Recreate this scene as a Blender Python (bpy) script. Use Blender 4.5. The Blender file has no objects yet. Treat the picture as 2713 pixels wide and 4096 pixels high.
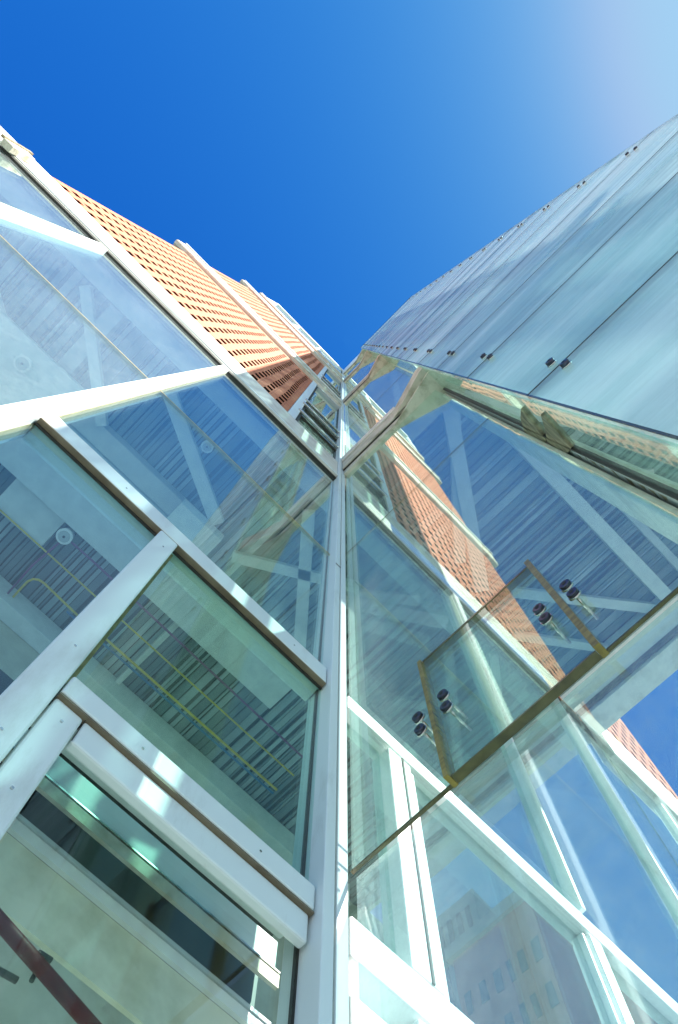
import bpy, math, random
from mathutils import Vector, Matrix
random.seed(7)
SC = bpy.context.scene
COL = SC.collection
R = math.radians
CX, CY, CZ = -0.45395, -0.46522, 1.6          # eye point, metres from the inner corner of the two wings

# ------------------------------------------------------------------ materials
def new_mat(name):
    m = bpy.data.materials.new(name); m.use_nodes = True
    nt = m.node_tree
    for n in list(nt.nodes): nt.nodes.remove(n)
    out = nt.nodes.new('ShaderNodeOutputMaterial')
    return m, nt, out

def noise(nt, scale, detail=5, rough=.6, stretch=(1, 1, 1), coord=None):
    tc = nt.nodes.new('ShaderNodeTexCoord'); mp = nt.nodes.new('ShaderNodeMapping')
    mp.inputs['Scale'].default_value = stretch
    nt.links.new(tc.outputs['Object'], mp.inputs[0])
    n = nt.nodes.new('ShaderNodeTexNoise'); n.inputs['Scale'].default_value = scale
    n.inputs['Detail'].default_value = detail; n.inputs['Roughness'].default_value = rough
    nt.links.new(mp.outputs[0], n.inputs['Vector'])
    return n

def ramp(nt, src, stops):
    r = nt.nodes.new('ShaderNodeValToRGB')
    els = r.color_ramp.elements
    while len(els) < len(stops): els.new(.5)
    for e, (p, c) in zip(els, stops):
        e.position = p; e.color = (c[0], c[1], c[2], 1) if not isinstance(c, (int, float)) else (c, c, c, 1)
    nt.links.new(src, r.inputs[0])
    return r

def solid(name, c, c2=None, scale=20, rough=.5, metal=0, stretch=(1, 1, 1), lo=.35, hi=.7, bump=0, spec=.5, det=5, nr=.6):
    m, nt, out = new_mat(name)
    b = nt.nodes.new('ShaderNodeBsdfPrincipled')
    b.inputs['Roughness'].default_value = rough; b.inputs['Metallic'].default_value = metal
    b.inputs['Specular IOR Level'].default_value = spec
    n = noise(nt, scale, det, nr, stretch=stretch)
    r = ramp(nt, n.outputs['Fac'], [(lo, c2 or [x*.85 for x in c]), (hi, c)])
    nt.links.new(r.outputs[0], b.inputs['Base Color'])
    if bump:
        bp = nt.nodes.new('ShaderNodeBump'); bp.inputs['Strength'].default_value = bump; bp.inputs['Distance'].default_value = .004
        nt.links.new(n.outputs['Fac'], bp.inputs['Height']); nt.links.new(bp.outputs[0], b.inputs['Normal'])
    nt.links.new(b.outputs[0], out.inputs[0])
    return m

def glass(name, tint=(.86, .95, .93), base=.05, power=5., gcol=(1, 1, 1), dust=.06, dustcol=(.8, .86, .85), rough=.0, wav=.0, gain=1., streak=1.):
    """clear architectural glass: see-through tint, Schlick mirror, a thin film of dust"""
    m, nt, out = new_mat(name)
    tr = nt.nodes.new('ShaderNodeBsdfTransparent'); tr.inputs[0].default_value = (*tint, 1)
    gl = nt.nodes.new('ShaderNodeBsdfGlossy'); gl.inputs['Roughness'].default_value = rough; gl.inputs[0].default_value = (*gcol, 1)
    lw = nt.nodes.new('ShaderNodeLayerWeight'); lw.inputs[0].default_value = .5
    p = nt.nodes.new('ShaderNodeMath'); p.operation = 'POWER'; p.inputs[1].default_value = power
    nt.links.new(lw.outputs['Facing'], p.inputs[0])
    q = nt.nodes.new('ShaderNodeMath'); q.operation = 'MULTIPLY_ADD'; q.inputs[1].default_value = (1-base)*gain; q.inputs[2].default_value = base
    q.use_clamp = True
    nt.links.new(p.outputs[0], q.inputs[0])
    mx = nt.nodes.new('ShaderNodeMixShader')
    nt.links.new(q.outputs[0], mx.inputs[0]); nt.links.new(tr.outputs[0], mx.inputs[1]); nt.links.new(gl.outputs[0], mx.inputs[2])
    # dust
    df = nt.nodes.new('ShaderNodeBsdfDiffuse'); df.inputs[0].default_value = (*dustcol, 1)
    tl = nt.nodes.new('ShaderNodeBsdfTranslucent'); tl.inputs[0].default_value = (*dustcol, 1)
    dm = nt.nodes.new('ShaderNodeMixShader'); dm.inputs[0].default_value = .4
    nt.links.new(df.outputs[0], dm.inputs[1]); nt.links.new(tl.outputs[0], dm.inputs[2])
    n1 = noise(nt, 3.0, 8, .7, (1, 1, .35)); n2 = noise(nt, 60, 4, .8)
    a = nt.nodes.new('ShaderNodeMath'); a.operation = 'MULTIPLY'
    nt.links.new(n1.outputs['Fac'], a.inputs[0]); nt.links.new(n2.outputs['Fac'], a.inputs[1])
    r = ramp(nt, a.outputs[0], [(.12, dust*.45), (.36, dust*1.35), (.5, min(1, dust*2.6*streak))])
    m2 = nt.nodes.new('ShaderNodeMixShader')
    nt.links.new(r.outputs[0], m2.inputs[0]); nt.links.new(mx.outputs[0], m2.inputs[1]); nt.links.new(dm.outputs[0], m2.inputs[2])
    nt.links.new(m2.outputs[0], out.inputs[0])
    if wav:
        n3 = noise(nt, 2.2, 2, .5)
        bp = nt.nodes.new('ShaderNodeBump'); bp.inputs['Strength'].default_value = wav; bp.inputs['Distance'].default_value = .01
        nt.links.new(n3.outputs['Fac'], bp.inputs['Height']); nt.links.new(bp.outputs[0], gl.inputs['Normal'])
    return m

M = {}
M['white'] = solid('white_painted_aluminium', (.74, .80, .79), (.54, .57, .54), 11, .38, stretch=(1, 1, .25), lo=.26, hi=.46, det=8, nr=.7)
M['white2'] = solid('interior_white_frame', (.84, .86, .85), (.74, .76, .75), 9, .4)
M['beige'] = solid('weathered_beige_metal', (.56, .53, .42), (.30, .28, .19), 16, .7, stretch=(1, 1, 1), lo=.32, hi=.55, bump=.3)
M['cream'] = solid('cream_cladding', (.72, .70, .62), (.55, .53, .43), 12, .6, lo=.3, hi=.55)
M['rust'] = solid('mossy_rusty_steel', (.34, .30, .19), (.10, .08, .045), 40, .85, lo=.35, hi=.65, bump=.6)
M['gasket'] = solid('black_rubber_gasket', (.03, .028, .02), (.015, .014, .01), 60, .7)
M['sealant'] = solid('amber_sealant', (.55, .42, .20), (.36, .27, .11), 50, .5)
M['beigelight'] = solid('stained_beige_column', (.70, .69, .56), (.50, .49, .37), 14, .6, lo=.3, hi=.55)
M['oliveplate'] = solid('brown_olive_soffit', (.24, .20, .13), (.13, .10, .06), 16, .6)
M['brick'] = None
M['dark'] = solid('painted_slot_shade', (.014, .007, .005), (.006, .004, .003), 30, .95, spec=.1)  # near-black colour paints in the shade of the deep brick slots
M['deck'] = solid('galvanised_deck', (.17, .21, .21), (.012, .02, .022), 1.2, .7, .0, stretch=(5.3, .07, 1), lo=.41, hi=.60, det=9, nr=.92)
M['steel'] = solid('white_primed_steel', (.62, .66, .66), (.52, .56, .56), 14, .5)
M['steelshade'] = solid('pale_grey_primed_steel', (.46, .50, .51), (.40, .43, .44), 14, .5)
M['concrete'] = solid('pale_plaster', (.50, .50, .42), (.38, .38, .31), 7, .8)
M['chrome'] = solid('brushed_steel_rail', (.62, .62, .60), (.5, .5, .48), 60, .22, 1.)
M['bolt'] = solid('dark_bolt_steel', (.10, .10, .14), (.05, .05, .07), 90, .28, .9)
M['amber'] = solid('amber_glass_edge', (.34, .25, .05), (.16, .11, .015), 30, .18, 0, stretch=(1, 1, 5))
M['olive'] = solid('olive_glass_edge', (.13, .11, .035), (.06, .05, .015), 30, .2)
M['red'] = solid('oxblood_painted_pipe', (.13, .003, .012), (.07, .002, .008), 30, .5, spec=.2)
M['yellow'] = solid('yellow_conduit', (.62, .46, .03), (.5, .36, .02), 30, .4)
M['blue'] = solid('blue_conduit', (.02, .17, .36), (.02, .12, .28), 30, .4)
M['purple'] = solid('purple_conduit', (.20, .03, .16), (.14, .02, .10), 30, .4)
M['lampwhite'] = solid('white_lamp_housing', (.8, .82, .8), (.7, .7, .7), 30, .4)
M['black'] = solid('black_bracket', (.02, .022, .022), (.012, .012, .012), 30, .4)
M['paving'] = solid('pale_concrete_paving', (.20, .215, .22), (.14, .15, .155), 2.2, .85, bump=.2)
M['farbrick'] = solid('far_brown_brick', (.72, .25, .16), (.6, .2, .12), 3, .85)
M['farstone'] = solid('far_pale_stone', (.50, .47, .42), (.42, .40, .36), 2, .85)
M['farglass'] = solid('far_window_glass', (.05, .07, .09), (.03, .04, .06), 1, .1)

M['glass'] = glass('curtain_wall_glass', (.74, .90, .86), .04, 4.8, (.95, 1, .98), .014, wav=.05, gain=.8)
M['glassblue'] = glass('cool_blue_glass', (.70, .86, .93), .04, 4.8, (.95, 1, 1), .014, wav=.05, gain=.85)
M['glassmid'] = glass('tall_middle_glass', (.80, .93, .93), .05, 4.6, (.97, 1, 1), .04, (.76, .88, .92), wav=.05, gain=.85)
M['glassup'] = glass('dusty_upper_glass', (.84, .95, .95), .05, 4.6, (.86, 1, .97), .085, (.80, .89, .89), wav=.05)
M['glasslow'] = glass('coated_low_glass', (.80, .94, .95), .09, 4.2, (.92, 1, .98), .12, wav=.06)
M['glassB'] = glass('wind_screen_glass', (.82, .94, .91), .12, 4.4, (.90, 1, .93), .085, wav=.05, gain=.85)
M['glasswin'] = glass('corner_window_glass', (.45, .58, .56), .32, 4.0, (.86, 1, .98), .04, wav=.10)
M['plate'] = glass('clear_splice_glass', (.90, .96, .93), .03, 5., (1, 1, 1), .03)
M['doorglass'] = glass('tinted_door_glass', (.93, .98, .965), .03, 5., (.95, 1, .98), .004)

def brick_mat():
    m, nt, out = new_mat('orange_brick')
    b = nt.nodes.new('ShaderNodeBsdfPrincipled'); b.inputs['Roughness'].default_value = .85
    b.inputs['Specular IOR Level'].default_value = .25
    tc = nt.nodes.new('ShaderNodeTexCoord'); sep = nt.nodes.new('ShaderNodeSeparateXYZ')
    cmb = nt.nodes.new('ShaderNodeCombineXYZ')
    nt.links.new(tc.outputs['Object'], sep.inputs[0])
    nt.links.new(sep.outputs[0], cmb.inputs[0]); nt.links.new(sep.outputs[2], cmb.inputs[1])
    br = nt.nodes.new('ShaderNodeTexBrick')
    br.inputs['Color1'].default_value = (.64, .26, .13, 1); br.inputs['Color2'].default_value = (.54, .175, .09, 1)
    br.inputs['Mortar'].default_value = (.26, .10, .07, 1)
    br.inputs['Scale'].default_value = 1; br.inputs['Mortar Size'].default_value = .0025
    br.inputs['Brick Width'].default_value = .18; br.inputs['Row Height'].default_value = .0288
    nt.links.new(cmb.outputs[0], br.inputs['Vector'])
    n = noise(nt, 14, 6, .7, (1, 1, 2))
    r = ramp(nt, n.outputs['Fac'], [(.3, (.72, .66, .66)), (.7, (1.1, 1.1, 1.1))])
    mul = nt.nodes.new('ShaderNodeMix'); mul.data_type = 'RGBA'; mul.blend_type = 'MULTIPLY'; mul.inputs[0].default_value = 1
    nt.links.new(br.outputs[0], mul.inputs[6]); nt.links.new(r.outputs[0], mul.inputs[7])
    nt.links.new(mul.outputs[2], b.inputs['Base Color'])
    nt.links.new(b.outputs[0], out.inputs[0])
    return m
M['brick'] = brick_mat()

def screen_mat():
    """white-fritted glass: part frosted, part clear, mirror at grazing angles"""
    m, nt, out = new_mat('fritted_screen_glass')
    tr = nt.nodes.new('ShaderNodeBsdfTransparent'); tr.inputs[0].default_value = (.72, .88, .90, 1)
    df = nt.nodes.new('ShaderNodeBsdfDiffuse'); df.inputs[0].default_value = (.88, .95, .96, 1)
    tl = nt.nodes.new('ShaderNodeBsdfTranslucent'); tl.inputs[0].default_value = (.88, .95, .96, 1)
    a = nt.nodes.new('ShaderNodeMixShader'); a.inputs[0].default_value = .55
    nt.links.new(df.outputs[0], a.inputs[1]); nt.links.new(tl.outputs[0], a.inputs[2])
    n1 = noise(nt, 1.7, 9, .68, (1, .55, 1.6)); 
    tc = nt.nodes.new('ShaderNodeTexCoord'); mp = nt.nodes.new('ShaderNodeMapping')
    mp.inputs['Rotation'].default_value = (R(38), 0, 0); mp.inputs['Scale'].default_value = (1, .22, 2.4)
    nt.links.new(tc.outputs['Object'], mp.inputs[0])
    sun_streak = nt.nodes.new('ShaderNodeTexNoise'); sun_streak.inputs['Scale'].default_value = 1.6; sun_streak.inputs['Detail'].default_value = 7; sun_streak.inputs['Roughness'].default_value = .62  # diagonal bands of sunlight and reflection painted into the frost amount
    nt.links.new(mp.outputs[0], sun_streak.inputs['Vector'])
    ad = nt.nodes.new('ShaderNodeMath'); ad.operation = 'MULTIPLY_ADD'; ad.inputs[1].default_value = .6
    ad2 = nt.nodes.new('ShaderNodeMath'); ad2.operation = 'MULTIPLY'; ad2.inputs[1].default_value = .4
    nt.links.new(n1.outputs['Fac'], ad2.inputs[0]); nt.links.new(sun_streak.outputs['Fac'], ad.inputs[0]); nt.links.new(ad2.outputs[0], ad.inputs[2])
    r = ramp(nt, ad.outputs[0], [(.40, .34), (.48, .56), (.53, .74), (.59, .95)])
    b = nt.nodes.new('ShaderNodeMixShader')
    nt.links.new(r.outputs[0], b.inputs[0]); nt.links.new(tr.outputs[0], b.inputs[1]); nt.links.new(a.outputs[0], b.inputs[2])
    gl = nt.nodes.new('ShaderNodeBsdfGlossy'); gl.inputs['Roughness'].default_value = .015
    lw = nt.nodes.new('ShaderNodeLayerWeight'); p = nt.nodes.new('ShaderNodeMath'); p.operation = 'POWER'; p.inputs[1].default_value = 4.6
    nt.links.new(lw.outputs['Facing'], p.inputs[0])
    q = nt.nodes.new('ShaderNodeMath'); q.operation = 'MULTIPLY_ADD'; q.inputs[1].default_value = .5; q.inputs[2].default_value = .05
    nt.links.new(p.outputs[0], q.inputs[0])
    c = nt.nodes.new('ShaderNodeMixShader')
    nt.links.new(q.outputs[0], c.inputs[0]); nt.links.new(b.outputs[0], c.inputs[1]); nt.links.new(gl.outputs[0], c.inputs[2])
    n3 = noise(nt, 2.6, 2, .5)
    bp = nt.nodes.new('ShaderNodeBump'); bp.inputs['Strength'].default_value = .16; bp.inputs['Distance'].default_value = .01
    nt.links.new(n3.outputs['Fac'], bp.inputs['Height']); nt.links.new(bp.outputs[0], gl.inputs['Normal'])
    nt.links.new(c.outputs[0], out.inputs[0])
    return m
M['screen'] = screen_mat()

# ------------------------------------------------------------------ mesh helpers
class MB:
    def __init__(s): s.v = []; s.f = []
    def box(s, x0, x1, y0, y1, z0, z1):
        x0, x1 = sorted((x0, x1)); y0, y1 = sorted((y0, y1)); z0, z1 = sorted((z0, z1))
        b = len(s.v)
        s.v += [(x0, y0, z0), (x1, y0, z0), (x1, y1, z0), (x0, y1, z0), (x0, y0, z1), (x1, y0, z1), (x1, y1, z1), (x0, y1, z1)]
        s.f += [tuple(b+i for i in q) for q in ((3, 2, 1, 0), (4, 5, 6, 7), (0, 1, 5, 4), (1, 2, 6, 5), (2, 3, 7, 6), (3, 0, 4, 7))]
        return s
    def prism(s, poly, off):
        """poly: list of 3-D points (planar), swept by the vector off"""
        b = len(s.v); n = len(poly)
        s.v += [tuple(p) for p in poly] + [(p[0]+off[0], p[1]+off[1], p[2]+off[2]) for p in poly]
        s.f.append(tuple(range(b, b+n))); s.f.append(tuple(range(b+2*n-1, b+n-1, -1)))
        for i in range(n):
            j = (i+1) % n
            s.f.append((b+j, b+i, b+n+i, b+n+j))
        return s
    def bar(s, p, q, w, h, up=(0, 0, 1)):
        """rectangular bar from p to q"""
        p = Vector(p); q = Vector(q); d = (q-p).normalized(); u = Vector(up)
        side = d.cross(u).normalized(); u = side.cross(d)
        c = [p+side*w/2-u*h/2, p-side*w/2-u*h/2, p-side*w/2+u*h/2, p+side*w/2+u*h/2]
        return s.prism([tuple(x) for x in c], tuple(q-p))
    def tube(s, pts, r, n=14, caps=True):
        pts = [Vector(p) for p in pts]; b = len(s.v)
        prev = None
        for i, p in enumerate(pts):
            d = ((pts[min(i+1, len(pts)-1)]-pts[max(i-1, 0)])).normalized()
            a = d.cross(Vector((0, 0, 1)))
            if a.length < .01: a = d.cross(Vector((1, 0, 0)))
            a.normalize()
            if prev is not None and a.dot(prev) < 0: a = -a
            prev = a
            c = a.cross(d)
            rr = r[i] if isinstance(r, (list, tuple)) else r
            for k in range(n):
                t = 2*math.pi*k/n
                s.v.append(tuple(p+(a*math.cos(t)+c*math.sin(t))*rr))
        for i in range(len(pts)-1):
            for k in range(n):
                j = (k+1) % n
                s.f.append((b+i*n+k, b+i*n+j, b+(i+1)*n+j, b+(i+1)*n+k))
        if caps:
            s.f.append(tuple(b+k for k in reversed(range(n)))); s.f.append(tuple(b+(len(pts)-1)*n+k for k in range(n)))
        return s
    def build(s, name, mat, parent=None, bevel=0, smooth=False):
        me = bpy.data.meshes.new(name); me.from_pydata(s.v, [], s.f); me.update()
        me.materials.append(M[mat] if isinstance(mat, str) else mat)
        o = bpy.data.objects.new(name, me); COL.objects.link(o)
        import bmesh
        bm = bmesh.new(); bm.from_mesh(me); bmesh.ops.recalc_face_normals(bm, faces=bm.faces); bm.to_mesh(me); bm.free()
        if smooth:
            for p in me.polygons: p.use_smooth = len(p.vertices) == 4
        if bevel:
            b = o.modifiers.new('bevel', 'BEVEL'); b.width = bevel; b.segments = 2; b.limit_method = 'ANGLE'
        if parent is not None:
            o.parent = parent; o.matrix_parent_inverse = parent.matrix_world.inverted()
        return o

def thing(name, label, cat, loc=(0, 0, 0), group=None):
    o = bpy.data.objects.new(name, None); COL.objects.link(o)
    o.location = loc; o.matrix_world = Matrix.Translation(loc); o['label'] = label; o['category'] = cat
    if group: o['group'] = group
    o.empty_display_size = .1
    return o
def tag(o, label, cat, group=None):
    o['label'] = label; o['category'] = cat
    if group: o['group'] = group
    return o

YF = -.02                                    # outer face of the frames of the brick wing
def kz(z, v=YF):                             # measured on the glass line, moved to a face standing proud of it
    return CZ+(z-CZ)*(v-CY)/(-CY)
def kx(x, v=YF):
    return CX+(x-CX)*(v-CY)/(-CY)

# ================================================================== THE BRICK WING (left, plane y = 0)
BW = thing('brick_wing', 'left building wing of clear glass below and perforated orange brick above', 'building', (-1.0, .8, 0))
XL = -2.08
S1 = kz(5.262)                               # underside of first slab band
bands = [(S1, kz(5.75), XL-.35, YF), (kz(9.45), kz(9.93), -2.2, -.035), (kz(14.45), kz(14.9), -2.22, -.035), (kz(16.5), kz(16.85), -2.12, -.03)]
BZ = []
for i, (z0, z1, xl, yf) in enumerate(bands):
    b = MB(); b.box(xl, -.049, yf, .03, z0+.02, z1)
    o = b.build('slab_band', 'cream' if i == 0 else 'beige', BW, .004)
    o['label'] = ['cream stained slab band above the tall ground floor glass', 'slim beige ledge dividing first and second brick screens', 'slim beige ledge above the second brick screen', 'beige ledge under the top row of glass'][i]
    t = MB(); t.box(xl, -.049, yf+.006, .007, z0-.002, z0+.018); t.build('drip_trim', 'gasket' if i == 0 else 'cream', BW)
    if i:
        lip = MB(); lip.box(xl-.01, -.049, yf-.012, yf-.001, z1-.05, z1+.01); lip.build('ledge_lip', 'white', BW, .002)
    BZ.append((z0, z1))
# light metal line along the foot of the first band
b = MB(); b.box(XL-.35, -.049, YF-.006, YF-.001, S1+.03, S1+.055); b.build('drip_edge', 'white', BW)
# small weathered plate standing on the band near its end
b = MB(); b.box(-2.035, -1.985, YF-.034, YF-.002, 5.06, 5.30); b.build('end_plate', 'beige', BW, .003)
b = MB(); b.box(-2.16, -2.14, YF-.012, YF-.001, 5.3, 5.62); b.build('flashing_plate', 'rust', BW)
# --- brick screens with real slots
def brick_screen(z0, z1, x0, x1, row0):
    holes = []; m = MB(); d = .035; px = .0895; pz = .170
    sw, sh = .040, .100
    ncol = int((x1-x0-.03)/px); nrow = int((z1-z0-.10)/pz)
    off = x0+((x1-x0)-(ncol-1)*px)/2
    zb = z0
    def quad(a, b_, c, e):
        i = len(m.v); m.v.extend([a, b_, c, e]); m.f.append((i, i+1, i+2, i+3))
    for r in range(nrow+1):
        zc = z0+.09+r*pz
        zt = zc-sh/2 if r < nrow else z1
        quad((x0, 0, zb), (x1, 0, zb), (x1, 0, zt), (x0, 0, zt))
        if r == nrow: break
        zs, ze = zc-sh/2, zc+sh/2
        xp = x0
        for c in range(ncol):
            fx = c/(ncol-1)
            xc = off+c*px+.004*fx*math.sin(zc*2.3+c*.7)+random.uniform(-.002, .002)
            w = sw*random.uniform(.9, 1.08)
            xa, xb = xc-w/2, xc+w/2
            quad((xp, 0, zs), (xa, 0, zs), (xa, 0, ze), (xp, 0, ze))
            k0 = len(m.f)
            quad((xa, .0015, zs), (xa, d, zs), (xa, d, ze), (xa, .0015, ze)); quad((xb, .0015, ze), (xb, d, ze), (xb, d, zs), (xb, .0015, zs))
            quad((xa, .0015, ze), (xa, d, ze), (xb, d, ze), (xb, .0015, ze)); quad((xa, .0015, zs), (xb, .0015, zs), (xb, d, zs), (xa, d, zs))
            holes.extend(range(k0, k0+4))
            quad((xa, 0, zs), (xa, .0015, zs), (xa, .0015, ze), (xa, 0, ze)); quad((xb, 0, ze), (xb, .0015, ze), (xb, .0015, zs), (xb, 0, zs))
            quad((xa, 0, ze), (xa, .0015, ze), (xb, .0015, ze), (xb, 0, ze)); quad((xa, 0, zs), (xb, 0, zs), (xb, .0015, zs), (xa, .0015, zs))
            xp = xb
        quad((xp, 0, zs), (x1, 0, zs), (x1, 0, ze), (xp, 0, ze))
        zb = ze
    quad((x0, 0, z0), (x0, .1, z0), (x0, .1, z1), (x0, 0, z1))
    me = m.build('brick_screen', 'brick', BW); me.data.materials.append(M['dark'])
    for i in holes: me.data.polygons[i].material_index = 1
    k = MB(); k.box(x0+.002, x1-.002, d+.001, .1, z0, z1); k.build('slot_shade_backing', 'dark', BW)  # backing sheet carries the same painted slot shade
    return me
brick_screen(BZ[0][1]-.02, BZ[1][0]+.01, XL+.01, -.412, 0)
brick_screen(BZ[1][1]-.02, BZ[2][0]+.01, XL+.01, -.412, 0)
brick_screen(BZ[2][1]-.02, BZ[3][0]+.01, XL+.01, -.412, 0)
# the same wall carries on beyond the clear bay
brick_screen(BZ[0][1]-.02, BZ[1][0]+.01, 1.92, 2.92, 0)
b = MB(); b.box(1.90, 3.1, YF, .03, S1, BZ[0][1]); b.build('slab_band', 'cream', BW, .004)
b = MB(); b.box(1.92, 3.02, -.035, .03, BZ[1][0], BZ[1][1]); b.build('slab_band', 'beige', BW, .004)

# --- corner windows beside the screens
def corner_window(z0, z1, rails):
    fr = MB(); fr.box(-.41, -.355, -.012, .05, z0, z1); f = fr.build('window', 'white', BW, .003)
    f['label'] = 'corner window with white jamb and steel rails beside the brick'
    fr = MB(); fr.box(-.352, -.335, -.002, .04, z0, z1); fr.build('inner_jamb', 'gasket', f)
    g = MB(); g.box(-.334, -.05, .012, .02, z0, z1); g.build('pane', 'glasswin', f)
    for z in rails:
        h = MB(); h.box(-.372, -.05, -.022, -.004, z-.022, z+.022); h.build('rail', 'chrome', f, .004)
        h = MB(); h.box(-.334, -.05, -.003, .011, z-.06, z-.03); h.build('rail_gasket', 'gasket', f)
    bk = MB(); bk.box(-.40, -.02, .5, .52, z0, z1); bk.build('room_wall', 'farstone', f)
    hd = MB(); hd.box(-.352, -.05, -.01, .03, z1-.10, z1); hd.build('head', 'steelshade', f)
corner_window(BZ[0][1], BZ[1][0], (kz(6.36), kz(6.88), kz(7.2)))
corner_window(BZ[1][1], BZ[2][0], (kz(10.9), kz(11.5)))
corner_window(BZ[2][1], BZ[3][0], (kz(15.6),))
# --- top storey glass and roof
ZR = 19.2
for k, (a, b_) in enumerate([(-2.05, -1.40), (-1.36, -.76), (-.72, -.05)]):
    g = MB(); g.box(a, b_, .0, .008, BZ[3][1], ZR); g.build('top_pane', 'glasswin', BW)
    m = MB(); m.box(b_+.002, b_+.038, -.022, .03, BZ[3][1], ZR); m.build('mullion', 'white', BW, .003)
m = MB(); m.box(-2.09, -2.052, -.022, .03, BZ[3][1], ZR); m.build('mullion', 'white', BW, .003)
m = MB(); m.box(-2.09, -.01, -.03, .06, ZR, ZR+.35); m.build('roof_coping', 'white', BW, .004)
m = MB(); m.box(-2.05, -.41, .05, .09, 17.6, 17.68); m.build('top_transom', 'white', BW, .003)
m = MB(); m.box(-2.08, -2.0, .02, 1.7, BZ[0][1], ZR); m.build('side_wall', 'cream', BW)
m = MB(); m.box(-1.99, 1.9, .9, 1.0, BZ[0][1], ZR); m.build('rear_wall', 'farstone', BW)

# --- ground-floor curtain wall
def frame_box(x0, x1, z0, z1, y0=YF, y1=.035, name='mullion', mat='white', bev=.003, conv=True, seal=None):
    if conv: x0, x1, z0, z1 = kx(x0, y0), kx(x1, y0), kz(z0, y0), kz(z1, y0)
    m = MB(); m.box(x0, x1, y0, y1, z0, z1)
    return m.build(name, mat, BW, bev)
Z1T, Z1B = 3.03, 2.965                        # transom one
frame_box(-.778, -.740, 0, 5.255)             # first tall mullion
frame_box(-1.535, -1.490, 0, 5.255)           # second tall mullion
frame_box(-2.33, -2.285, 0, 5.255)
frame_box(-.738, -.032, Z1B, Z1T, name='transom')
frame_box(-1.488, -.780, 1.2, 1.26, name='transom')
frame_box(-.452, -.411, -1, Z1B-.003)         # short mullion beside the door head
frame_box(-.409, -.032, 2.362, 2.402, name='transom')
# sealant beads and shadow gaps
for xa in (-.738, -1.488):
    m = MB(); x = kx(xa, 0)
    m.box(x+.0, x+.012, -.004, .02, 0, kz(5.25)-.01); m.build('sealant_bead', 'sealant', BW)
for (a, b_, z) in ((-.738, -.05, Z1B), (-.409, -.05, 2.362)):
    m = MB(); m.box(kx(a), b_, -.019, -.0085, kz(z)-.004, kz(z)-.001); m.build('soffit', 'oliveplate', BW)
    m = MB(); m.box(kx(a), b_, -.0085, -.0045, kz(z)-.010, kz(z)-.001); m.build('shadow_gap', 'gasket', BW)
m = MB(); m.box(kx(-.411)+.001, kx(-.411)+.006, -.004, .02, kz(2.402)+.002, kz(Z1B)-.016); m.build('sealant_bead', 'sealant', BW)
# door frame below the second transom
frame_box(-.409, -.372, -1, 2.348, y0=-.014, y1=-.001, name='door_frame')
frame_box(-.370, -.040, 2.306, 2.348, y0=-.014, y1=-.001, name='door_frame')
m = MB(); m.box(kx(-.3705, -.014)-.0004, kx(-.3705, -.014)+.0004, -.0146, -.0139, kz(2.306, -.014), kz(2.348, -.014)); m.build('frame_joint', 'gasket', BW)
for (x, z) in ((-.43, 2.45), (-.43, 2.9), (-.43, 2.25), (-.39, 2.2), (-.39, 2.32), (-.12, 2.38), (-.30, 2.38), (-.12, 2.995), (-.55, 2.995)):
    m = MB(); m.tube([(kx(x), YF-.0008, kz(z)), (kx(x), YF+.001, kz(z))], .0017, 12); m.build('screw_head', 'chrome', BW)
# panes
def pane(x0, x1, z0, z1, y=-.004, mat='glass', name='glass_pane', p=None):
    m = MB(); m.box(x0, x1, y, y+.008, z0, z1); return m.build(name, mat, p or BW)
zt = kz(5.255)
seam = kz(3.86, 0)
pane(-1.49, -.768, 0, 3.816, mat='glassup'); pane(-1.49, -.768, 3.820, zt+.1, mat='glassup')
pane(-2.32, -1.53, 0, 3.816); pane(-2.32, -1.53, 3.820, zt+.1, mat='glassup')
pane(-.735, -.045, kz(Z1B), 3.816, mat='glassmid'); pane(-.735, -.045, 3.820, zt+.1, mat='glassmid')
pane(-.735, -.445, 0, kz(Z1B)+.01, mat='glassblue'); pane(-.415, -.045, 2.33, kz(Z1B)+.01)
for (a, b_) in ((-1.49, -.768), (-2.32, -1.53), (-.735, -.048)):
    m = MB(); m.box(a, b_, -.0046, .0046, 3.8162, 3.8198); m.build('glass_seam', 'sealant', BW)
# door / low window, recessed
dw = MB(); dw.box(-.37, -.05, .003, .007, .0, 2.33); dwo = dw.build('door', 'doorglass', BW)
for (z0, z1, mat, y0, y1, nm) in ((2.2765, 2.291, 'lampwhite', .094, .10, 'sill'), (2.292, 2.297, 'steelshade', .092, .10, 'track'), (2.343, 2.361, 'beige', .090, .095, 'rail'),
                                  (2.2005, 2.276, 'beigelight', .10, .106, 'kick_panel'), (2.368, 2.42, 'steel', .100, .11, 'reflection_panel'), (2.363, 2.3655, 'chrome', .089, .094, 'rail_edge')):  # pale panel above the rail is added to imitate a reflection in the glass
    m = MB(); m.box(-.52, -.0, y0, y1, z0, z1); m.build(nm, mat, dwo)
m = MB(); m.box(-.60, .0, .13, .135, 2.277, 2.52); m.build('dark_gap_sheet', 'black', dwo)  # black sheet added; the opening's darkness is put into its colour
m = MB(); m.box(-.55, -.0, .107, .129, 2.44, 2.46); m.build('dark_gap_head', 'black', dwo)  # second added black sheet closing the same painted darkness at the top
m = MB(); m.box(-.55, -.0, .40, .60, 2.19, 2.20); m.build('shelf', 'concrete', dwo)
m = MB(); m.prism([(-.50, .2, 1.9), (-.30, .2, 1.9), (-.36, .2, 2.185), (-.55, .2, 2.185)], (0, .02, 0)); m.build('glazed_leaf', M['steelshade'], dwo)

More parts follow.
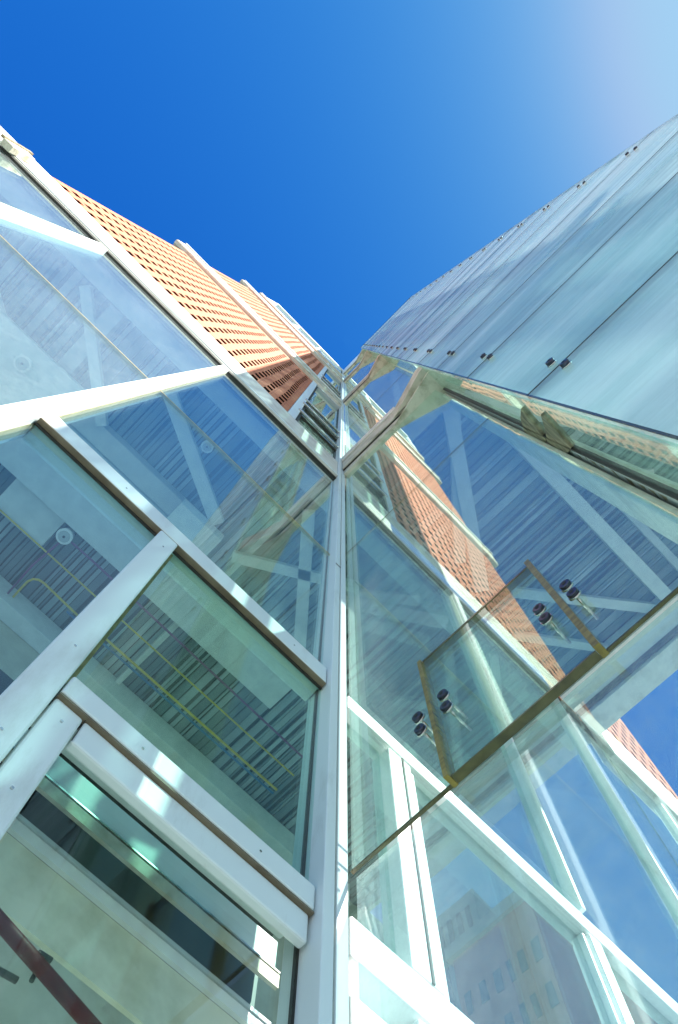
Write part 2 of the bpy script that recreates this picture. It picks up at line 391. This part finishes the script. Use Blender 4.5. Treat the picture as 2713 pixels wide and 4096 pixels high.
# --- interior seen through the glass
def deck(parent, x0, x1, y0, y1, z, pitch=.075, dep=.032, name='corrugated_ceiling', mat='deck'):
    m = MB(); n = int((x1-x0)/pitch)
    prof = []
    for i in range(n):
        a = x0+i*pitch
        prof += [(a, z), (a+pitch*.36, z), (a+pitch*.46, z+dep), (a+pitch*.90, z+dep)]
    prof.append((x0+n*pitch, z))
    for (x, zz) in prof: m.v.append((x, y0, zz))
    for (x, zz) in prof: m.v.append((x, y1, zz))
    k = len(prof)
    for i in range(k-1): m.f.append((i, i+1, k+i+1, k+i))
    return m.build(name, mat, parent)
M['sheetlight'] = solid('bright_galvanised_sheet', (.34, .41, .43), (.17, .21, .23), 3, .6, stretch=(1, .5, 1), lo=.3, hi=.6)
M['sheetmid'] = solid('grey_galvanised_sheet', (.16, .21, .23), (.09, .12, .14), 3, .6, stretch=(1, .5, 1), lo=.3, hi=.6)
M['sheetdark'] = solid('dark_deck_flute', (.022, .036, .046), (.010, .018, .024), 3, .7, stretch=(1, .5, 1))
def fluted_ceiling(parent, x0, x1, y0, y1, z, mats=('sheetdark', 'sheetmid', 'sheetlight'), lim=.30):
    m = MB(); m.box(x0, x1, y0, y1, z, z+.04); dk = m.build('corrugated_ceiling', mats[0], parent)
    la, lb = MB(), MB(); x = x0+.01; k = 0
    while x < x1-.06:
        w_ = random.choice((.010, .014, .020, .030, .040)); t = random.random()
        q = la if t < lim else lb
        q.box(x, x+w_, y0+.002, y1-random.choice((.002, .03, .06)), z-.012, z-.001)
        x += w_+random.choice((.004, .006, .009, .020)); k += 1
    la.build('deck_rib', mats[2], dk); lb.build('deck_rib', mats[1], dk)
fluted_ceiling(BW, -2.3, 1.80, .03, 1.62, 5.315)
m = MB(); m.box(-2.4, 1.85, .03, 1.8, 5.36, 5.50); m.build('floor_slab', 'concrete', BW)
def ibox(nm, mat, x0, x1, y0, y1, z0, z1, p=BW):
    m = MB(); m.box(x0, x1, y0, y1, z0, z1); return m.build(nm, mat, p, .003)
ibox('edge_beam', 'steel', -2.3, 1.8, .06, .15, 5.20, 5.30)
ibox('wall_ledge', 'steel', -2.3, 1.6, 1.53, 1.618, 5.12, 5.28)
ibox('floor_beam', 'steel', -2.3, .55, .86, 1.05, 5.16, 5.30)
ibox('floor_beam', 'steelshade', -2.3, -.3, .60, .70, 5.22, 5.305)
ibox('floor_beam', 'steel', -2.3, -.3, .705, .80, 5.19, 5.305)
ibox('ceiling_panel', 'steel', -1.78, -1.12, .52, .858, 5.15, 5.185)
ibox('ceiling_panel', 'steel', -1.10, -.80, 1.06, 1.25, 5.20, 5.24)
ibox('column_head', 'steel', -.47, -.22, .56, .84, 5.06, 5.155)
ibox('back_wall', 'concrete', -2.4, 2.0, 1.62, 1.7, 0, 5.36)
ibox('cross_beam', 'steelshade', -1.32, -1.24, .16, 1.6, 5.22, 5.30)
ibox('cross_beam', 'steel', -.085, -.055, .06, 1.6, 5.24, 5.30)
for p, q, w, nm in (((-.87, .26, 5.22), (-.28, .56, 5.22), .065, 'diagonal_brace'), ((-1.45, .18, 5.22), (-.98, .60, 5.22), .05, 'diagonal_brace'),
                    ((-2.2, .20, 5.22), (-1.55, .62, 5.22), .06, 'diagonal_brace'), ((-.02, .2, 5.2), (.5, .8, 5.2), .06, 'diagonal_brace'), ((-.12, .62, 5.2), (.42, .30, 5.2), .05, 'diagonal_brace')):
    m = MB(); m.bar(p, q, w, .04); m.build(nm, 'steel', BW)

# --- continuation of the wing behind the clear glass screen (x > 0)
def fbp(x0, x1, z0, z1, nm='mullion', y0=-.005, y1=.04):
    m = MB(); m.box(x0, x1, y0, y1, z0, z1); return m.build(nm, 'white2', BW, .003)
fbp(.128, .188, 2.40, 2.925); fbp(.1285, .1875, .0, 2.33)
fbp(.70, .735, 2.404, 2.93); fbp(.722, .735, 3.02, 5.20); fbp(.70, .735, 0, 2.33)
m = MB(); m.box(.162, .166, -.0075, -.0045, 2.40, 2.925); m.build('mullion_groove', 'gasket', BW)
fbp(.022, .80, 2.335, 2.398, 'transom'); fbp(.022, 3.1, 2.935, 2.985, 'transom')
fbp(.022, 3.1, 2.245, 2.285, 'transom'); fbp(2.26, 2.275, 2.99, 5.1)
fbp(1.505, 1.515, 2.99, 5.2); fbp(1.49, 1.53, 0, 2.93)
fbp(.195, .207, 2.402, 2.93, y0=.004); fbp(.688, .698, 2.402, 2.93, y0=.004)
fbp(.738, .752, 0, 2.93, y0=.002, y1=.03); fbp(1.10, 1.13, 2.404, 2.93)
pane(.02, 3.1, 0, 2.24, y=.02); pane(1.9, 3.1, 2.99, 5.1, y=.018, mat='glasswin'); pane(1.5, 3.1, 2.29, 2.935, y=.018, mat='glasswin'); pane(.19, .70, 2.40, 2.935, y=.018, mat='glasswin'); pane(.02, .128, 2.40, 2.935, y=.02)
pane(.74, 1.49, 2.29, 2.935, y=.018, mat='glasswin'); pane(.02, .71, 2.987, 5.2, y=.02); pane(.74, 1.9, 2.987, 5.2, y=.02)

# --- corner post
CP = MB(); CP.box(-.048, -.0305, -.0306, .03, 0, ZR+.2); CP.build('corner_post', 'white', BW, .0015)
m = MB(); m.box(-.0305, -.0265, -.024, .02, 0, ZR+.1); m.build('post_groove', 'rust', BW)
m = MB(); m.box(-.0520, -.0482, .003, .0075, 0, ZR+.1); m.build('post_gasket', 'gasket', BW)
m = MB(); m.box(-.0484, -.030, -.0318, -.0309, 3.66, 3.664); m.build('post_joint', 'gasket', BW)

# ================================================================== THE GLASS WING (right, plane x = 0)
GW = thing('glass_wing', 'right building wing with clear glass bay meeting the white corner post', 'building', (.9, -1.1, 0))
def gbox(nm, mat, x0, x1, y0, y1, z0, z1, bev=.003, p=None):
    m = MB(); m.box(x0, x1, y0, y1, z0, z1); return m.build(nm, mat, p or GW, bev)
gbox('jamb', 'white', -.0262, -.008, -.030, .0, 0, 19.0, .0015)
gbox('glass_pane', 'glassB', -.002, .002, -.030, -.615, 3.892, 5.5, 0)
gbox('glass_pane', 'glassB', -.002, .002, -.030, -.615, 2.432, 3.888, 0)
gbox('glass_seam', 'olive', -.0024, .0024, -.030, -.615, 3.8885, 3.8915, 0)
gbox('glass_pane', 'glasslow', .006, .012, -.030, -.615, .2, 2.425, 0)
gbox('glass_edge', 'olive', -.0024, .0024, -.028, -.64, 2.4285, 2.4315, 0)
# thick splice plate with amber edges and its pinned bolts
PO = -.014
PO = -.008
P1, P2, PZ0, PZ1 = -.200, -.432, 2.428, 2.757
pl_ = gbox('splice_plate', 'plate', PO-.004, PO+.006, P1-.004, P2+.004, PZ0, PZ1, 0)
gbox('edge', 'amber', PO-.010, PO+.009, P1-.0035, P1+.0035, PZ0-.004, PZ1+.004, 0, pl_)
gbox('edge', 'amber', PO-.010, PO+.009, P2-.0045, P2+.0045, PZ0-.004, PZ1+.012, 0, pl_)
gbox('edge', 'olive', PO-.005, PO+.007, P1-.004, P2+.005, PZ1+.0005, PZ1+.0055, 0, pl_)
gbox('edge', 'olive', PO-.004, PO+.0055, P1-.004, P2+.005, PZ0-.0035, PZ0-.0005, 0, pl_)
def button(parent, x, y, z, r=.0085, l=.008, pin=.045, nm='bolt'):
    m = MB(); m.tube([(x-l, y, z), (x-l+.0012, y, z), (x-.0035, y, z), (x-.0025, y, z)], [r*.88, r, r, r*.9], 32)
    o = m.build(nm, 'bolt', parent, smooth=True)
    k = MB(); k.tube([(x-.0027, y, z), (x+.0003, y, z)], r*1.12, 32); k.build('washer', 'chrome', o, smooth=True)
    k = MB(); k.tube([(x-l-.0006, y, z), (x-l+.0008, y, z)], r*.42, 6); k.build('socket', 'gasket', o)
    if pin:
        k = MB(); k.tube([(x+.001, y, z), (x+pin, y, z)], r*.26, 12); k.build('pin', 'chrome', o, smooth=True)
for y in (-.178, -.226, -.404, -.452):
    for z in (2.600, 2.565):
        button(GW, PO-.006, y, z)

# slab bands of the glass wing with their tapered gussets
def wing_band(z, cap=True, mat='beige'):
    k = 1.0
    gbox('slab_band', mat, -.030, .02, -.032, -.66, z+.015, z+.24)
    gbox('band_cap', 'cream', -.036, -.0, -.032, -.42, z+.245, z+.36, .002)
    gbox('soffit', mat, -.018, .10, -.032, -.66, z-.09, z+.0, .002)
    gbox('shadow_gap', 'gasket', -.024, -.0, -.032, -.66, z+.001, z+.014, 0)
    m = MB(); m.prism([(-.031, -.385, z+.01), (-.105, -.625, z+.01), (-.105, -.66, z+.01), (-.031, -.66, z+.01)], (0, 0, .20))
    m.build('gusset', mat, GW, .003)
    m = MB(); m.prism([(-.010, -.34, z-.10), (-.085, -.648, z-.10), (.12, -.648, z-.10), (.05, -.38, z-.10), (.02, -.37, z-.10)], (0, 0, .02))
    m.build('soffit_plate', mat, GW, .002)
for z in (5.36, 9.75, 14.2, 17.3):
    wing_band(z)
for z0, z1 in ((5.72, 9.66), (10.1, 14.1), (14.6, 17.2)):
    zm = z0+(z1-z0)*.38
    for a, b_ in ((z0, zm-.003), (zm+.003, z1)):
        gbox('glass_pane', 'glassB', -.002, .002, -.030, -.64, a, b_, 0)
    gbox('glass_seam', 'olive', -.0024, .0024, -.030, -.64, zm-.0025, zm+.0025, 0)
    for y in (-.20, -.25):
        button(GW, -.005, y, zm+.11, pin=0)
    if z0 > 6: gbox('floor_slab', 'concrete', .05, 1.85, -2.1, -.0, z0-.30, z0-.12, 0)
    m = MB(); m.bar((.1, -.62, z0-.36), (.9, -.1, z0-.36), .07, .08); m.build('diagonal_brace', 'steel', GW)
gbox('parapet_panel', 'white', -.012, .02, -.02, -.62, 17.75, 20.4, 0)
gbox('roof_slab', 'concrete', .05, 1.85, -2.1, -.0, 17.5, 17.7, 0)
# frame column between clear bay and screen
gbox('frame_column', 'steelshade', .030, .062, -.645, -.70, 0, 18.6, .002)
gbox('frame_column', 'beigelight', .040, .135, -.617, -.640, 0, 5.25, .006)
gbox('column_gasket', 'gasket', .064, .073, -.635, -.69, 0, 18.4, 0)
gbox('rust_strip', 'rust', .018, .029, -.648, -.66, 0, 18.4, .002)
m = MB(); z = 2.55
while z < 3.25:
    w_ = random.uniform(.010, .035); x = .032+random.uniform(0, .010)
    m.prism([(x, -.6449, z), (x+random.uniform(.008, .022), -.6449, z+w_*.3), (x+random.uniform(.006, .018), -.6449, z+w_*.8), (x, -.6449, z+w_)], (0, -.006, 0)); z += w_+random.uniform(.004, .05)
m.build('rust_scale', 'rust', GW)
gbox('gutter_edge', 'gasket', .0125, .0175, -.640, -.652, 0, 5.2, 0)
# facade wall hidden behind the screen
gbox('rear_glazing', 'glass', .11, .118, -.72, -2.18, 0, 18.4, 0)
for y in (-.74, -1.25, -1.75, -2.14): gbox('rear_mullion', 'white2', .09, .14, y, y-.05, 0, 18.4)
for z in (3.2, 5.1, 7.5, 9.8, 12.1, 14.4):
    gbox('rail', 'steel', .06, .095, -.72, -2.18, z, z+.07, 0)
# ceiling of the ground floor of this wing
M['deckB'] = solid('dusty_teal_deck', (.19, .25, .24), (.06, .09, .09), 1.0, .7, .0, stretch=(7, .22, 1), lo=.40, hi=.60, det=9, nr=.85)
M['decklip'] = solid('dark_deck_groove', (.045, .068, .070), (.020, .034, .036), 3, .7, stretch=(1, .6, 1))
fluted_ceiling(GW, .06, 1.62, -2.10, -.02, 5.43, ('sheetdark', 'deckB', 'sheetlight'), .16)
gbox('floor_slab', 'concrete', .02, 1.9, -2.18, -.0, 5.47, 5.60, 0)
gbox('floor_beam', 'steel', .10, 1.62, -.70, -.77, 5.30, 5.41)
gbox('edge_beam', 'steel', 1.58, 1.70, -2.1, -.0, 5.28, 5.41)
gbox('edge_channel', 'gasket', 1.705, 1.725, -2.1, -.0, 5.26, 5.40, 0)
gbox('edge_beam', 'cream', 1.73, 1.86, -2.1, -.0, 5.24, 5.45)
gbox('ceiling_light_strip', 'steelshade', .10, 1.58, -.86, -.90, 5.30, 5.35)
for p, q, w in (((.12, -.64, 5.36), (.72, -.12, 5.36), .055), ((1.02, -.20, 5.36), (1.60, -.66, 5.36), .05), ((1.60, -.35, 5.36), (1.2, -.05, 5.36), .04)):
    m = MB(); m.bar(p, q, w, .04); m.build('diagonal_brace', 'steel', GW)

# ================================================================== THE FRITTED GLASS SCREEN
GS = thing('glass_screen', 'tall pale blue bolted glass rain screen hung outside the right wing', 'glass screen', (-.05, -1.4, 0))
SX, SY0, SY1 = -.120, -.650, -2.150
J0, PITCH = 3.155, .775
NP0 = -3
z = J0+NP0*PITCH
k = 0
while z < 18.4:
    za, zb = z+.0035, z+PITCH-.0035
    if zb > 18.5: zb = 18.5
    m = MB(); m.box(SX-.005, SX+.005, SY0, SY1, za, zb)
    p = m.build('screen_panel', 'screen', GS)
    m = MB(); m.box(SX+.008, .016, SY0-.004, SY0+.004, za, zb); m.build('return_panel', 'glassB', GS)
    for y in (-.735, -2.02):
        for zz in (za+.05, zb-.05):
            if zb-za > .3: button(p, SX-.005, y, zz, .0095, .011, 0)
    m = MB(); m.box(SX-.0054, SX-.0038, SY0-.0, SY0-.004, za, zb); m.build('panel_edge', 'olive', p)
    m = MB(); m.box(SX-.0056, SX+.0052, SY0, SY1, za-.0065, za-.0005); m.build('joint_seal', 'gasket', GS)
    z += PITCH; k += 1
m = MB(); m.box(SX-.008, SX+.02, SY0+.004, SY1-.01, 18.51, 18.62); m.build('top_cap', 'gasket', GS)
m = MB(); m.box(SX-.003, SX+.012, SY1-.002, SY1-.012, .8, 18.5); m.build('edge_trim', 'sealant', GS)
# rusty steel brackets between frame and screen, measured in their own plane
def bracket(poly, y=-.640, t=.014):
    m = MB(); m.prism([(x, y, zz) for x, zz in poly], (0, -t, 0)); return m.build('bracket', 'rust', GS, .0015)
bracket([(-.080, 3.315), (-.064, 3.320), (-.006, 3.341), (.034, 3.394), (.068, 3.498), (.104, 3.566), (.140, 3.705), (.118, 3.700), (.085, 3.640), (.039, 3.637), (-.03, 3.47)])
bracket([(-.086, 3.123), (-.072, 3.112), (-.035, 3.118), (.007, 3.130), (.060, 3.284), (.077, 3.280), (.139, 3.450), (.118, 3.455), (.087, 3.392), (.032, 3.381), (-.03, 3.24)])
for z in (5.6, 9.98, 14.4):
    bracket([(SX+.01, z+.06), (-.02, z), (.03, z), (.03, z+.30), (SX+.01, z+.16)], y=-.655)

# ================================================================== lamps and services under the deck
def ceiling_lamp(x, y, z, label, r=.045):
    t = thing('ceiling_lamp', label, 'lamp', (x, y, z), 'round lamps under the left ceiling')
    m = MB(); m.tube([(x, y, z+.0), (x, y, z+.05)], [r, r*.8], 24); m.build('housing', 'lampwhite', t, smooth=True)
    m = MB(); m.tube([(x, y, z-.004), (x, y, z-.001)], r*.72, 24); m.build('lens', 'steelshade', t)
    m = MB(); m.tube([(x, y, z-.008), (x, y, z-.0045)], r*.16, 12); m.build('nipple', 'bolt', t)
    return t
ceiling_lamp(-.752, 1.105, 5.16, 'round white lamp under dark deck left of the white mullion, purple pipe beside it', .040)
ceiling_lamp(-.568, .325, 5.22, 'small round white disc lamp near the diagonal brace, behind the large upper pane', .030)
ceiling_lamp(-1.405, .62, 5.13, 'large round recessed lamp in the pale ceiling panel at far left', .040)
def pipe(name, pts, r, mat, label, cat, group=None):
    m = MB(); m.tube(pts, r, 12); o = m.build(name, mat, None, smooth=True); tag(o, label, cat, group)
    return o
G = 'service pipes under the left ceiling'
pipe('conduit', [(-1.6, 1.235, 5.19), (.9, 1.240, 5.19)], .0045, 'yellow', 'upper yellow conduit running straight across the dark deck', 'conduit', G)
pipe('conduit', [(-.42, 1.372, 5.2), (.9, 1.365, 5.20)], .0065, 'yellow', 'lower yellow conduit nearest the plaster wall', 'conduit', G)
pipe('conduit', [(-.5, 1.400, 5.20), (.9, 1.392, 5.20)], .006, 'blue', 'blue conduit running beside the lower yellow one', 'conduit', G)
pipe('conduit', [(-.72, 1.106, 5.17), (-.58, 1.104, 5.17), (.9, 1.125, 5.17)], .0055, 'purple', 'dark red conduit running from the round lamp toward the corner', 'conduit', G)
pipe('conduit', [(-.75, 1.142, 5.19), (-.769, 1.334, 5.19), (-.758, 1.62, 5.19)], .0055, 'purple', 'short purple conduit running down from the round lamp to the wall', 'conduit', G)
pipe('conduit', [(-.728, 1.62, 5.2), (-.734, 1.467, 5.2), (-.733, 1.418, 5.2), (-.722, 1.390, 5.2), (-.700, 1.374, 5.2), (-.669, 1.369, 5.2), (-.548, 1.374, 5.2), (-.43, 1.378, 5.2)], .006, 'yellow', 'orange yellow conduit with a rounded bend at lower left under the deck', 'conduit', G)
pipe('red_pipe', [(-.45, .076, 2.192), (-.30, .076, 2.160), (-.10, .076, 2.117)], .0066, 'red', 'straight dark red pipe behind the low door glass', 'pipe')
hk = thing('pipe_hook', 'small black hook holding the dark red pipe', 'hook', (-.27, .08, 2.17))
m = MB(); m.tube([(-.268, .088, 2.150), (-.268, .088, 2.176)], .0022, 10); m.build('stem', 'black', hk, smooth=True)
m = MB(); m.tube([(-.274, .088, 2.176), (-.260, .088, 2.178)], .003, 10); m.build('tip', 'black', hk, smooth=True)
bt = MB(); bt.tube([(-.40, .085, 2.118), (-.282, .080, 2.134)], .003, 12); tag(bt.build('grab_bar', 'black', None, smooth=True), 'thin dark steel bar meeting the red pipe at bottom left', 'bar')

# ================================================================== ground
g = MB(); g.v = [(-900, -900, 0), (900, -900, 0), (900, 900, 0), (-900, 900, 0)]; g.f = [(0, 1, 2, 3)]
go = g.build('ground', 'paving', None); go['kind'] = 'structure'

# ================================================================== far block mirrored in the low windows
FB = thing('apartment_block', 'distant brown brick block with rows of dark windows, mirrored in the lower right panes', 'building', (24, -11.5, 0))
m = MB(); m.box(20, 28, -13.6, -9.4, 0, 28.5); m.build('wall', 'farbrick', FB)
m = MB(); m.box(19.8, 28.2, -13.8, -9.2, 28.5, 29.1); m.build('cornice', 'farstone', FB)
for i in range(6):
    for j in range(12):
        y = -13.3+i*.68; zz = 3.6+j*2.0
        m = MB(); m.box(19.95, 19.99, y, y+.3, zz, zz+.95); m.build('window', 'farglass', FB)
FT = thing('office_tower', 'distant pale stone tower with glass stripes, mirrored in the low windows', 'building', (28, -17.4, 0))
m = MB(); m.box(26, 30, -19.2, -15.6, 0, 40); m.build('wall', 'farstone', FT)
for i in range(5):
    m = MB(); m.box(25.9, 25.99, -19.0+i*.66, -18.7+i*.66, 4, 39); m.build('glass_stripe', 'farglass', FT)

# ================================================================== camera
R2 = Vector((0.7055827, -0.70860156, 0.00607401)); U2 = Vector((-0.69326908, -0.68848994, 0.2129779)); FW = Vector((0.14673458, 0.15448444, 0.97703814))
cam = bpy.data.cameras.new('camera'); co = bpy.data.objects.new('camera', cam); COL.objects.link(co)
mt = Matrix((R2, U2, -FW)).transposed().to_4x4(); mt.translation = Vector((CX, CY, CZ)); co.matrix_world = mt
cam.sensor_fit = 'VERTICAL'; cam.sensor_height = 36; cam.sensor_width = 36*2713/4096
cam.lens = 36*3106.39/4096; cam.clip_start = .01; cam.clip_end = 3000
SC.camera = co
SC.render.resolution_x = 678; SC.render.resolution_y = 1024

# ================================================================== daylight
SUN_EL, SX_, SY_ = R(43), .262, -.965
sl = bpy.data.lights.new('sun', 'SUN'); sl.energy = 5.0; sl.angle = R(.5); sl.color = (1, .95, .88)
so = bpy.data.objects.new('sun', sl); COL.objects.link(so)
d = Vector((SX_*math.cos(SUN_EL), SY_*math.cos(SUN_EL), math.sin(SUN_EL))).normalized()
so.rotation_euler = d.to_track_quat('Z', 'Y').to_euler()
w = bpy.data.worlds.new('World'); SC.world = w; w.use_nodes = True
nt = w.node_tree; bg = nt.nodes['Background']
sk = nt.nodes.new('ShaderNodeTexSky'); sk.sky_type = 'NISHITA'; sk.sun_disc = False
sk.sun_elevation = SUN_EL; sk.sun_rotation = math.atan2(SX_, SY_)
sk.altitude = 200; sk.air_density = 1.0; sk.dust_density = 1.2; sk.ozone_density = 5.0
sp = nt.nodes.new('ShaderNodeSeparateColor'); cb = nt.nodes.new('ShaderNodeCombineColor')
nt.links.new(sk.outputs[0], sp.inputs[0])
for i, (a_, p_, c_) in enumerate(((.082, 2.9, .82), (.268, 1.5, 1.42), (.92, .5, 2.3))):      # deep polarised blue of the photographed sky
    pw = nt.nodes.new('ShaderNodeMath'); pw.operation = 'POWER'; pw.inputs[1].default_value = p_
    ml = nt.nodes.new('ShaderNodeMath'); ml.operation = 'MULTIPLY'; ml.inputs[1].default_value = a_
    mn = nt.nodes.new('ShaderNodeMath'); mn.operation = 'SMOOTH_MIN'; mn.inputs[1].default_value = c_; mn.inputs[2].default_value = c_*.45
    nt.links.new(sp.outputs[i], pw.inputs[0]); nt.links.new(pw.outputs[0], ml.inputs[0]); nt.links.new(ml.outputs[0], mn.inputs[0]); nt.links.new(mn.outputs[0], cb.inputs[i])
nt.links.new(cb.outputs[0], bg.inputs[0]); bg.inputs[1].default_value = .12
SC.view_settings.view_transform = 'Standard'; SC.view_settings.look = 'None'
SC.view_settings.exposure = 1.9; SC.view_settings.gamma = 1
SC.cycles.transparent_max_bounces = 24; SC.cycles.max_bounces = 12; SC.cycles.glossy_bounces = 6
